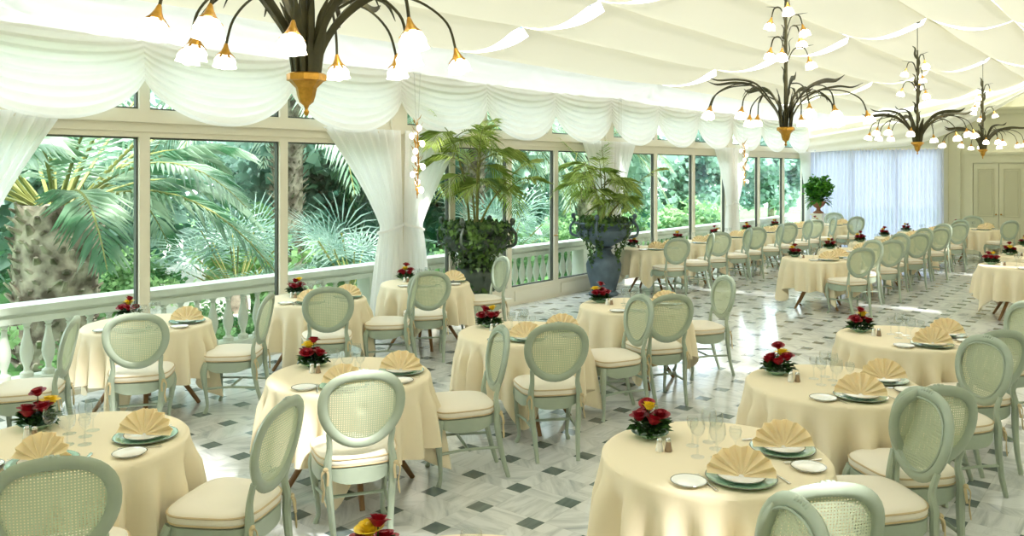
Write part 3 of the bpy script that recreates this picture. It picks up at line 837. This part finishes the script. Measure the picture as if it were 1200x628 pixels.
def bouquet_proto(kind):
    rnd = random.Random(10+kind); r = empty('flower_centrepiece')
    MB().lathe([(.0001, .002), (.035, 0), (.04, .006), (.075, .022), (.078, .026), (.07, .026), (.04, .012), (.0001, .012)], 24).build('dish', MT['plate_g'], r)
    b = MB()
    for k in range(150):
        a = rnd.random()*2*pi; rr = rnd.random()**.6*.062; z = .024+rnd.random()*.055*(1-rr/.12)
        p = Vector((cos(a)*rr, sin(a)*rr, z)); d = Vector((cos(a+rnd.uniform(-.6, .6)), sin(a+rnd.uniform(-.6, .6)), rnd.uniform(-.15, .8))).normalized()
        s_ = rnd.uniform(.03, .06); w = d.cross(Vector((0, 0, 1))).normalized()*s_*.28; m_ = p+d*s_*.5+Vector((0, 0, .004))
        b.add([p, m_+w, p+d*s_-Vector((0, 0, .006)), m_-w], [(0, 1, 2, 3)])
    b.build('foliage', MT['bleaf'], r, False)
    lays = [[(-.045, -.02, .085, 0), (.05, -.015, .080, 0), (.0, -.05, .080, 0), (.03, .04, .10, 0), (.005, .0, .155, 0), (-.03, .035, .11, 1)],
            [(-.05, -.01, .085, 0), (.02, -.045, .085, 0), (.055, .02, .085, 0), (-.01, .045, .09, 0), (.03, .01, .13, 0), (-.02, .005, .135, 1)],
            [(-.05, .0, .08, 0), (.045, -.03, .085, 0), (-.005, -.045, .085, 0), (.03, .04, .085, 0), (0, 0, .15, 0), (-.012, -.03, .12, 1)]][kind]
    for x, y, z, c in lays:
        o = bpy.data.objects.new('yellow_bloom' if c else 'rose', ROSE[c]); COL.objects.link(o); o.parent = r; o.location = (x, y, z); o.rotation_euler = (rnd.uniform(-.3, .3), rnd.uniform(-.3, .3), rnd.random()*6)
        if z > .12: o.scale = (.85,)*3
    b = MB()
    for x, y, z, c in lays: b.tube([(0, 0, .02), (x*.6, y*.6, z*.6), (x, y, z-.012)], .0022, 5)
    b.build('stems', MT['bleaf'], r)
    return proto(r)
CHG = charger_proto(); DPL = plate_proto(.105, 'dinner_plate'); BPL = plate_proto(.078, 'bread_plate'); NAP = napkin_proto()
G1 = glass_proto('wine_glass', .036, .175, .085); G2 = glass_proto('water_goblet', .040, .165, .062); G3 = glass_proto('small_wine_glass', .030, .145, .072)
FK = cutlery('fork', 'fork'); KN = cutlery('knife', 'knife')
SS = shaker('salt_shaker', MT['plate_w'], MT['silver']); PP = shaker('pepper_shaker', PEP, MT['silver'])
BQ = [bouquet_proto(k) for k in range(3)]

# ---------------------------------------------------------------- laying out the rows
rows_ = {
 'window': [(-7.12, 1.90), (-7.12, 3.76), (-7.12, 5.60), (-7.08, 7.22), (-7.15, 12.90), (-7.15, 14.55), (-7.15, 16.20), (-7.15, 17.90), (-7.15, 19.60), (-6.75, 21.30)],
 'middle': [(-4.31, 1.90), (-4.29, 3.66), (-4.28, 5.52), (-4.25, 7.30), (-4.30, 13.00), (-4.30, 14.70), (-4.30, 16.45), (-4.30, 18.15), (-4.30, 19.95), (-3.62, 21.75)],
 'right': [(-1.72, 1.93), (-1.72, 3.72), (-1.70, 5.42), (-1.70, 7.30), (-1.70, 13.75), (-1.70, 15.45), (-1.72, 17.40)],
}
ordn = ['front', 'second', 'third', 'fourth', 'fifth', 'sixth', 'seventh', 'eighth', 'ninth', 'tenth']
ZT = .749
jr = random.Random(4)
NUDGE = {('middle', 3, 0): (-.066, -.05), ('middle', 2, 1): (.045, .036), ('middle', 1, 0): (-.02, -.01), ('window', 1, 0): (.05, .04), ('window', 2, 0): (.075, .06), ('window', 3, 0): (-.085, -.07), ('window', 0, 1): (.08, .06)}
for row, lst in rows_.items():
    for i, (tx, ty) in enumerate(lst):
        loc = '%s %s-row table' % (ordn[i], row); far = i >= 4
        t = place(TB, (tx, ty, 0), jr.uniform(-.1, .1)+R(10)); tag(t, 'round wooden pedestal table hidden under cream linen, the %s' % loc, 'table', 'round tables under cream cloths')
        o = bpy.data.objects.new('tablecloth', CLOTH[(i+len(row)) % 3]); COL.objects.link(o); o.location = (tx, ty, 0); o.rotation_euler = (0, 0, jr.choice([0, pi/2, pi, -pi/2])+jr.uniform(-.2, .2)+R(8))
        tag(o, 'cream linen cloth falling in folds on the %s' % loc, 'tablecloth', 'cream cloths on the round tables')
        fx, fy = tx-.36, ty-.02+jr.uniform(-.03, .06)
        o = place(BQ[(i*2+len(row)) % 3], (fx, fy, ZT), jr.random()*6, 1.22); tag(o, 'red rose and yellow flower centrepiece on the %s' % loc, 'flowers', 'rose centrepieces on the tables')
        o = place(SS, (tx-.22, ty-.14, ZT)); tag(o, 'white salt shaker on the %s' % loc, 'salt shaker', 'salt shakers')
        o = place(PP, (tx-.185, ty-.115, ZT)); tag(o, 'brown pepper shaker on the %s' % loc, 'pepper shaker', 'pepper shakers')
        for s_i, (sx, sy, fac) in enumerate(((.24, -.25, math.atan2(.61, -.79)), (.24, .24, math.atan2(-.80, -.60)))):
            who = 'near' if s_i == 0 else 'far'
            f = Vector((cos(fac), sin(fac))); lft = Vector((-f.y, f.x)); cx, cy = tx+sx, ty+sy; rz = fac-pi/2
            o = place(CHG, (cx, cy, ZT), rz); tag(o, 'green-rimmed charger plate at the %s setting of the %s' % (who, loc), 'plate', 'green charger plates')
            o = place(DPL, (cx, cy, ZT+.0085), rz); tag(o, 'white dinner plate under the %s napkin of the %s' % (who, loc), 'plate', 'white dinner plates')
            # fan faces its diner's side and the room
            o = place(NAP, (cx, cy, ZT+.0165), R(22)+jr.uniform(-.15, .15)+(0 if s_i == 0 else R(12))); tag(o, 'yellow fan-folded napkin at the %s setting of the %s' % (who, loc), 'napkin', 'yellow fan napkins')
            bp = Vector((cx, cy))+lft*.255-f*(-.03 if s_i else .0)
            q = bp-Vector((tx, ty))
            if q.length > .44: bp = Vector((tx, ty))+q*(.44/q.length)
            o = place(BPL, (bp.x, bp.y, ZT), rz); tag(o, 'white bread plate at the %s setting of the %s' % (who, loc), 'plate', 'small bread plates')
            if not far:
                k_ = Vector((cx, cy))-lft*.178
                if (k_-Vector((tx, ty))).length < .47:
                    o = place(KN, (k_.x, k_.y, ZT), rz); tag(o, 'silver knife at the %s setting of the %s' % (who, loc), 'knife', 'silver knives')
                k_ = Vector((cx, cy))+lft*.165
                if (k_-Vector((tx, ty))).length < .47:
                    o = place(FK, (k_.x, k_.y, ZT), rz); tag(o, 'silver fork at the %s setting of the %s' % (who, loc), 'fork', 'silver forks')
            gl = [(G1, 'tall wine glass', 'wine glasses', 'wine glass'), (G2, 'water goblet', 'water goblets', 'goblet'), (G3, 'small wine glass', 'small wine glasses', 'wine glass')]
            gp = [(-.04, -.10), (.04, -.055), (.105, .0)] if s_i == 0 else [(-.02, .06), (-.09, .13), (-.13, .03)]
            for (pg, nm, gr, cat), (gx, gy) in zip(gl, gp):
                if far and pg is not G1: continue
                o = place(pg, (tx+gx, ty+gy, ZT), jr.random()); tag(o, 'clear %s at the %s setting of the %s' % (nm, who, loc), cat, gr)
        # chairs
        for s_i, (dx, dy) in enumerate(((.84, -.62), (.60, .90))):
            if row == 'middle' and i == 0: dx, dy = ((.98, -.50), (.98, .58))[s_i]
            if row == 'window' and i > 0 and s_i == 1: dx, dy = .84, .70
            if row == 'window' and i == 3 and s_i == 1: dx, dy = .40, 1.02
            if row == 'right' and s_i == 0: dx, dy = .78, -.76
            if row == 'right' and s_i == 1: dx, dy = .78, .86
            if i == 9: dx, dy = ((.85, -.6), (-.2, .95))[s_i]
            l = math.hypot(dx, dy); want = max(1.04, min(l, 1.14)); ux, uy = dx/l, dy/l
            dist = want-.32      # seat centre
            a = math.atan2(-uy, -ux)-pi/2+jr.uniform(-.08, .08)
            nx, ny = NUDGE.get((row, i, s_i), (0, 0))
            o = place(CH, (tx+ux*dist+nx, ty+uy*dist+ny, 0), a)
            # seat centre sits dist from the table centre
            if s_i == 0: l_ = 'sage green cane-back chair with its back to the camera at the %s' % loc
            elif row == 'right': l_ = 'sage green cane-back chair facing the camera behind the %s' % loc
            else: l_ = 'sage green cane-back chair seen side-on at the %s' % loc
            tag(o, l_, 'chair', 'sage green dining chairs')

# ---------------------------------------------------------------- chandeliers
def shade_parts(parent, p, d, sc=1.0):
    """gilded flower holder and lit glass shade hanging at p along direction d"""
    d = Vector(d).normalized(); q = Vector((0, 0, -1)).rotation_difference(d).to_matrix()
    b = MB(); b.lathe([(.006, .01), (.010, 0), (.014, -.015), (.024, -.035), (.030, -.045), (.022, -.047)], 10, *p, M=q)
    for k in range(5):
        a = 2*pi*k/5; v = [Vector((cos(a)*.02, sin(a)*.02, -.03)), Vector((cos(a+.25)*.036, sin(a+.25)*.036, -.055)), Vector((cos(a)*.052, sin(a)*.052, -.06)), Vector((cos(a-.25)*.036, sin(a-.25)*.036, -.055))]
        b.add([q @ w+Vector(p) for w in v], [(0, 1, 2, 3)])
    b.build('flower_holder', MT['gold'], parent)
    b = MB(); n = 20; prof = [(.018, -.042), (.038, -.055), (.050, -.078), (.050, -.098), (.056, -.112)]
    vs = []
    for r_, z in prof:
        for j in range(n):
            a = 2*pi*j/n; rr = r_*(1+(.10*cos(5*a) if r_ > .04 else 0)); w = q @ Vector((rr*cos(a), rr*sin(a), z)); vs.append((w.x+p[0], w.y+p[1], w.z+p[2]))
    b.add(vs, [(i*n+j, i*n+(j+1) % n, (i+1)*n+(j+1) % n, (i+1)*n+j) for i in range(4) for j in range(n)])
    c = q @ Vector((0, 0, -.085)); b.ell((p[0]+c.x, p[1]+c.y, p[2]+c.z), (.036, .036, .038), 10, 8)
    b.build('glass_shade', MT['shade'], parent)
def chandelier_proto():
    rnd = random.Random(5); r = empty('chandelier')   # origin = finial tip
    MB().lathe([(.0001, 0), (.008, .004), (.012, .018), (.006, .03), (.012, .045), (.030, .06), (.038, .085), (.045, .12), (.072, .148), (.084, .152), (.084, .178), (.074, .184), (.0001, .184)], 8).build('cup', MT['gold'], r, False)
    b = MB(); b.tube([(0, 0, .15), (0, 0, .8), (0, 0, 1.52)], [.020, .017, .012], 10)
    for k in range(8):  # leaves wrapping the stem
        z = .45+k*.135; a = k*2.1; d = Vector((cos(a), sin(a), 0))
        b.tube(smooth_path([d*.012+Vector((0, 0, z)), d*.035+Vector((0, 0, z+.07)), d*.03+Vector((0, 0, z+.15)), d*.07+Vector((0, 0, z+.19))], 3), [.008, .015, .020, .020, .019, .017, .014, .010, .006, .002], 6, .3)
    b.build('stem', MT['bronze'], r)
    MB().tube([(0, 0, 1.5), (0, 0, 1.97)], .005, 6).lathe([(.05, 1.945), (.04, 1.915), (.012, 1.905)], 12).build('hanging_rod', MT['bronze'], r)
    # upright blades
    b = MB()
    for k in range(12):
        a = 2*pi*k/12+.2; d = Vector((cos(a), sin(a), 0)); h = .22+.20*rnd.random(); o_ = .02+.05*rnd.random()
        pts = smooth_path([d*.05+Vector((0, 0, .16)), d*.062+Vector((0, 0, .30)), d*(.05+o_*.5)+Vector((0, 0, .16+h*.75)), d*(.05+o_*1.3)+Vector((0, 0, .16+h))], 4)
        b.tube(pts, lerp_list([.012, .022, .018, .002], 4), 6, .4)
    b.build('leaf_cluster', MT['bronze'], r)
    # main arms
    for k in range(7):
        a = 2*pi*k/7+.2*rnd.uniform(-1, 1); d = Vector((cos(a), sin(a), 0)); t_ = Vector((-sin(a), cos(a), 0)); R_ = .60+.10*rnd.random(); H_ = .54+.09*rnd.random()
        Z = lambda z: Vector((0, 0, z))
        pts = smooth_path([d*.045+Z(.16), d*.07+Z(.30), d*.16+Z(.44), d*.30+Z(H_-.01), d*.48+Z(H_+.03), d*R_+Z(H_+.02), d*(R_+.10)+Z(H_+.06)], 5)
        b = MB(); b.tube(pts, lerp_list([.012, .018, .021, .026, .028, .020, .002], 5), 6, .4)
        # side leaf and tendril
        b.tube(smooth_path([d*.28+Z(H_-.03), d*.36+t_*.03+Z(H_-.05), d*.40+t_*.04+Z(H_-.12)], 4), lerp_list([.008, .013, .002], 4), 6, .35)
        sgn = 1 if k % 2 else -1
        br = smooth_path([d*.34+Z(H_), d*.52+t_*.06*sgn+Z(H_-.02), d*.66+t_*.10*sgn+Z(H_-.10), d*(.71)+t_*.12*sgn+Z(H_-.22)], 5)
        b.tube(br, .0065, 6)
        br2 = smooth_path([d*.20+Z(H_-.10), d*.34+t_*.05*-sgn+Z(H_-.05), d*.46+t_*.09*-sgn+Z(H_-.14), d*.49+t_*.10*-sgn+Z(H_-.24)], 5)
        if k % 2 == 0: b.tube(br2, .0065, 6)
        arm = b.build('arm', MT['bronze'], r)
        shade_parts(arm, br[-1], (d.x*.25, d.y*.25, -1))
        if k % 2 == 0: shade_parts(arm, br2[-1], (d.x*.2, d.y*.2, -1))
    # upper tier
    for k in range(7):
        a = 2*pi*k/7*1.0+k*1.3; d = Vector((cos(a), sin(a), 0)); z = [.80, .92, .86, 1.12, 1.20, 1.30, 1.02][k]; rr = [.21, .20, .19, .17, .15, .12, .18][k]
        pts = smooth_path([d*.012+Vector((0, 0, z)), d*(rr*.35)+Vector((0, 0, z+.13)), d*(rr*.8)+Vector((0, 0, z+.14)), d*rr+Vector((0, 0, z+.05))], 5)
        b = MB(); b.tube(pts, lerp_list([.009, .010, .008, .006], 5), 6, .6)
        b.tube(smooth_path([pts[8], pts[10]+d*.03+Vector((0, 0, .02)), pts[10]+d*.09+Vector((0, 0, .03))], 3), [.004, .008, .010, .009, .006, .004, .001], 5, .4)
        arm = b.build('upper_arm', MT['bronze'], r); shade_parts(arm, pts[-1], (d.x*.25, d.y*.25, -1))
    return proto(r)
CD = chandelier_proto()
for (y, rz, l) in ((2.25, .0, 'dark leafy bronze chandelier with gilded cup, largest and nearest, cut by the top edge'), (7.9, .5, 'dark leafy bronze chandelier with lit flower shades, second from the camera'),
               (13.15, 1.1, 'dark leafy bronze chandelier with lit flower shades, third from the camera'), (18.45, 1.9, 'small distant bronze chandelier in front of the far doors, farthest of four')):
    o = place(CD, (-2.92, y, 2.335), rz); tag(o, l, 'chandelier', 'leafy bronze chandeliers')

# hanging gilded flower lights at the piers
def pier_light(y, label):
    r = empty('hanging_flower_light', (WX+.42, y, 0)); rnd = random.Random(int(y*10))
    MB().tube([(0, 0, 1.74), (.012, .01, 2.2), (0, 0, 2.74)], [.006, .010, .006], 6).build('stem', MT['gold'], r)
    MB().tube([(-.0, -.02, 2.72), (0, -.055, 3.36)], .0035, 5).tube([(0, .02, 2.72), (0, .055, 3.36)], .0035, 5).tube([(0, -.07, 3.36), (0, .07, 3.36)], .008, 6).build('cable', MT['plate_w'], r)
    b = MB()
    for k in range(34):
        z = 1.76+k*.03; a = rnd.random()*6.28; d = Vector((cos(a), sin(a), 0)); s_ = .05+.035*rnd.random()
        b.tube([Vector((0, 0, z)), d*s_*.6+Vector((0, 0, z+s_*.5)), d*s_*1.1+Vector((0, 0, z+s_*1.4))], [.005, .014, .002], 5, .35)
    b.build('leaves', MT['gold'], r)
    for k in range(9):
        z = 1.85+k*.10; a = k*2.3
        b = MB(); b.ell((cos(a)*.075, sin(a)*.075, z), (.034, .034, .042), 10, 8); b.tube([(0, 0, z+.03), (cos(a)*.06, sin(a)*.06, z+.035)], .005, 5)
        b.build('glass_shade', MT['shade'], r)
    tag(r, label, 'light', 'gilded hanging lights at the piers')
pier_light(7.68, 'gilded leaf and flower light hanging before the near white curtained pier')
pier_light(18.18, 'gilded leaf and flower light hanging before the distant curtained pier')
# plain hook bracket on the middle pier
r = empty('ceiling_hook', (WX+.30, 12.93, 0))
MB().tube([(0, -.05, 3.36), (0, .05, 3.36)], .01, 6).tube([(0, -.04, 3.36), (0, -.04, 2.7)], .003, 5).tube([(0, .04, 3.36), (0, .04, 2.7)], .003, 5).build('bracket', MT['silver'], r)
tag(r, 'small metal hook bracket with two cables above the far palm urn', 'hook')

# ---------------------------------------------------------------- palm urns
def palm_urn(loc, plinth, m, seed, label, lushi=1.0, tall=1.0):
    rnd = random.Random(seed); r = empty('palm_urn', loc); z0 = 0
    if plinth:
        b = MB().box(-.36, .36, -.36, .36, 0, .06).box(-.33, .33, -.33, .33, .06, .25).box(-.37, .37, -.37, .37, .25, .31); b.build('plinth', MT['frame'], r, False); z0 = .31; H = .58
    else: z0 = 0; H = .82
    # pedestal: swelling vase foot
    k = H/.82
    MB().lathe([(.24, z0), (.26, z0+.03), (.20, z0+.07*k), (.22, z0+.14*k), (.29, z0+.40*k), (.30, z0+.52*k), (.26, z0+.62*k), (.15, z0+.70*k), (.12, z0+.76*k), (.17, z0+.80*k), (.0001, z0+H)], 28).build('pedestal', m, r)
    zb = z0+H
    MB().lathe([(.0001, zb-.01), (.14, zb), (.20, zb+.04), (.38, zb+.12), (.46, zb+.22), (.47, zb+.28), (.43, zb+.33), (.46, zb+.36), (.50, zb+.39), (.50, zb+.41), (.43, zb+.41), (.40, zb+.36), (.0001, zb+.36)], 36).build('bowl', m, r)
    for s_ in range(4):
        a = s_*pi/2+.35; d = Vector((cos(a), sin(a), 0))
        MB().tube(smooth_path([d*.44+Vector((0, 0, zb+.16)), d*.56+Vector((0, 0, zb+.20)), d*.58+Vector((0, 0, zb+.33)), d*.50+Vector((0, 0, zb+.44)), d*.54+Vector((0, 0, zb+.50))], 4), lerp_list([.022, .022, .02, .022, .03], 4), 8).ell(tuple(d*.53+Vector((0, 0, zb+.52))), (.04, .04, .045), 8, 6).build('handle', m, r)
    MB().lathe([(.40, zb+.36), (.38, zb+.40), (.0001, zb+.43)], 24).build('soil', MT['soil'], r)
    # ivy
    b = MB()
    def leaf(p, s_):
        a = rnd.random()*6.28; n_ = Vector((p.x, p.y, 0)).normalized() if p.xy.length > .05 else Vector((0, 0, 1)); n_ = (n_+Vector((rnd.uniform(-.6, .6), rnd.uniform(-.6, .6), rnd.uniform(-.2, .7)))).normalized()
        t_ = n_.cross(Vector((sin(a), cos(a), .3))).normalized(); w = n_.cross(t_)
        b.add([p-t_*s_*.3, p+w*s_*.55+t_*s_*.05, p+w*s_*.22+t_*s_*.25, p+t_*s_*.75, p-w*s_*.22+t_*s_*.25, p-w*s_*.55+t_*s_*.05], [(0, 1, 2, 3, 4, 5)])
    for k in range(int(620*lushi)):
        a = rnd.random()*6.28; rr = rnd.uniform(.25, .55); leaf(Vector((cos(a)*rr, sin(a)*rr, zb+.40+.10*rnd.random()-.10*max(0, rr-.45)*5)), rnd.uniform(.05, .085))
    for s_ in range(int(34*lushi)):
        a = rnd.random()*6.28; L_ = rnd.choice([.25, .4, .6, .85])*rnd.uniform(.7, 1.1); n_ = int(L_/.022); sw = rnd.uniform(-.25, .25); prev = None; pts = []
        for q in range(n_):
            t = q/max(1, n_-1); z = zb+.40-L_*t; rr = .50+.04*sin(pi*min(1, t*3))-.30*min(1, t*L_/.6)*(rnd.random()*.2+.7)
            p = Vector((cos(a+sw*t)*rr, sin(a+sw*t)*rr, z)); pts.append(p)
            leaf(p+Vector((rnd.uniform(-.03, .03), rnd.uniform(-.03, .03), 0)), rnd.uniform(.045, .08))
        if len(pts) > 2: b.tube(pts, .003, 4)
    if lushi > .9:
        for k in range(520):   # ivy clothing the bowl and foot
            a = rnd.random()*6.28; z = zb+rnd.uniform(-.50, .36); rr = (.30+.17*max(0, min(1, (z-zb)/.22))) if z > zb-.02 else .22; 
            if z > zb: rr = .20+.28*min(1, (z-zb)/.2)
            leaf(Vector((cos(a)*(rr+.02), sin(a)*(rr+.02), z)), rnd.uniform(.05, .08))
    b.build('ivy', MT['ivy'], r, False)
    # palm stems with fronds
    zs = zb+.40; nst = 5
    for s_ in range(nst):
        a = 2*pi*s_/nst+rnd.random(); d = Vector((cos(a), sin(a), 0)); o_ = rnd.uniform(.10, .28); h = (.55+.75*((s_*3) % 5)/4)*tall
        top = d*(o_+.08)+Vector((0, 0, zs+h)); pts = smooth_path([d*.06*s_*.5+Vector((0, 0, zs-.05)), d*o_*.6+Vector((0, 0, zs+h*.5)), top], 4)
        st = MB().tube(pts, lerp_list([.020, .015, .010], 4), 7).build('stem', MT['stem'], r)
        for k in range(5):
            aa = a+2*pi*k/5*1.0+rnd.uniform(-.3, .3); mb = MB(); dd = Vector((cos(aa), sin(aa), 0))
            frond_mesh(mb, top-Vector((0, 0, .04*k)), dd, rnd.uniform(.55, .95), .55 if k == 0 else rnd.uniform(.65, 1.1), 22, .40, .015, rnd, 1.25 if k == 0 else rnd.uniform(.5, 1.15), 1, 0, 1, .007, .22)
            mb.build('frond', [MT['frond'], MT['stem']], st)
    return tag(r, label, 'potted plant', 'palm urns beside the garden doors')
palm_urn((-7.60, 8.76, 0), True, MT['urng'], 4, 'ivy-covered green urn with tall palm on a cream plinth, nearer of the two')
palm_urn((-7.56, 12.0, 0), False, MT['urn'], 9, 'slate grey urn with trailing ivy and palm, farther of the two', .6, .72)

# fern in a terracotta urn on a stand, far corner
r = empty('fern_urn', (-7.50, 22.7, 0))
MB().box(-.17, .17, -.17, .17, 0, .06).box(-.13, .13, -.13, .13, .06, .90).box(-.17, .17, -.17, .17, .90, .95).build('stand', MT['frame'], r, False)
MB().lathe([(.13, .95), (.14, .98), (.06, 1.03), (.05, 1.08), (.14, 1.16), (.19, 1.24), (.20, 1.28), (.17, 1.28), (.0001, 1.25)], 20).build('urn', MT['terra'], r)
mb = MB(); rf = random.Random(2)
for k in range(70):
    a = rf.random()*6.28
    frond_mesh(mb, (0, 0, 1.27), (cos(a), sin(a), 0), rf.uniform(.30, .46), rf.uniform(.4, .9), 13, .09, .022, rf, rf.uniform(.3, 1.6), 1, 0, 0, .003, .1)
leafcloud(1500, (.42, .42, .30), .10, 6, .3, mb, (0, 0, 1.66))
mb.build('fern', MT['fern'], r)
tag(r, 'bushy green fern in a terracotta urn against the far sheer curtain', 'potted plant')

for o in list(COL.objects):
    if '_used' in o: del o['_used']
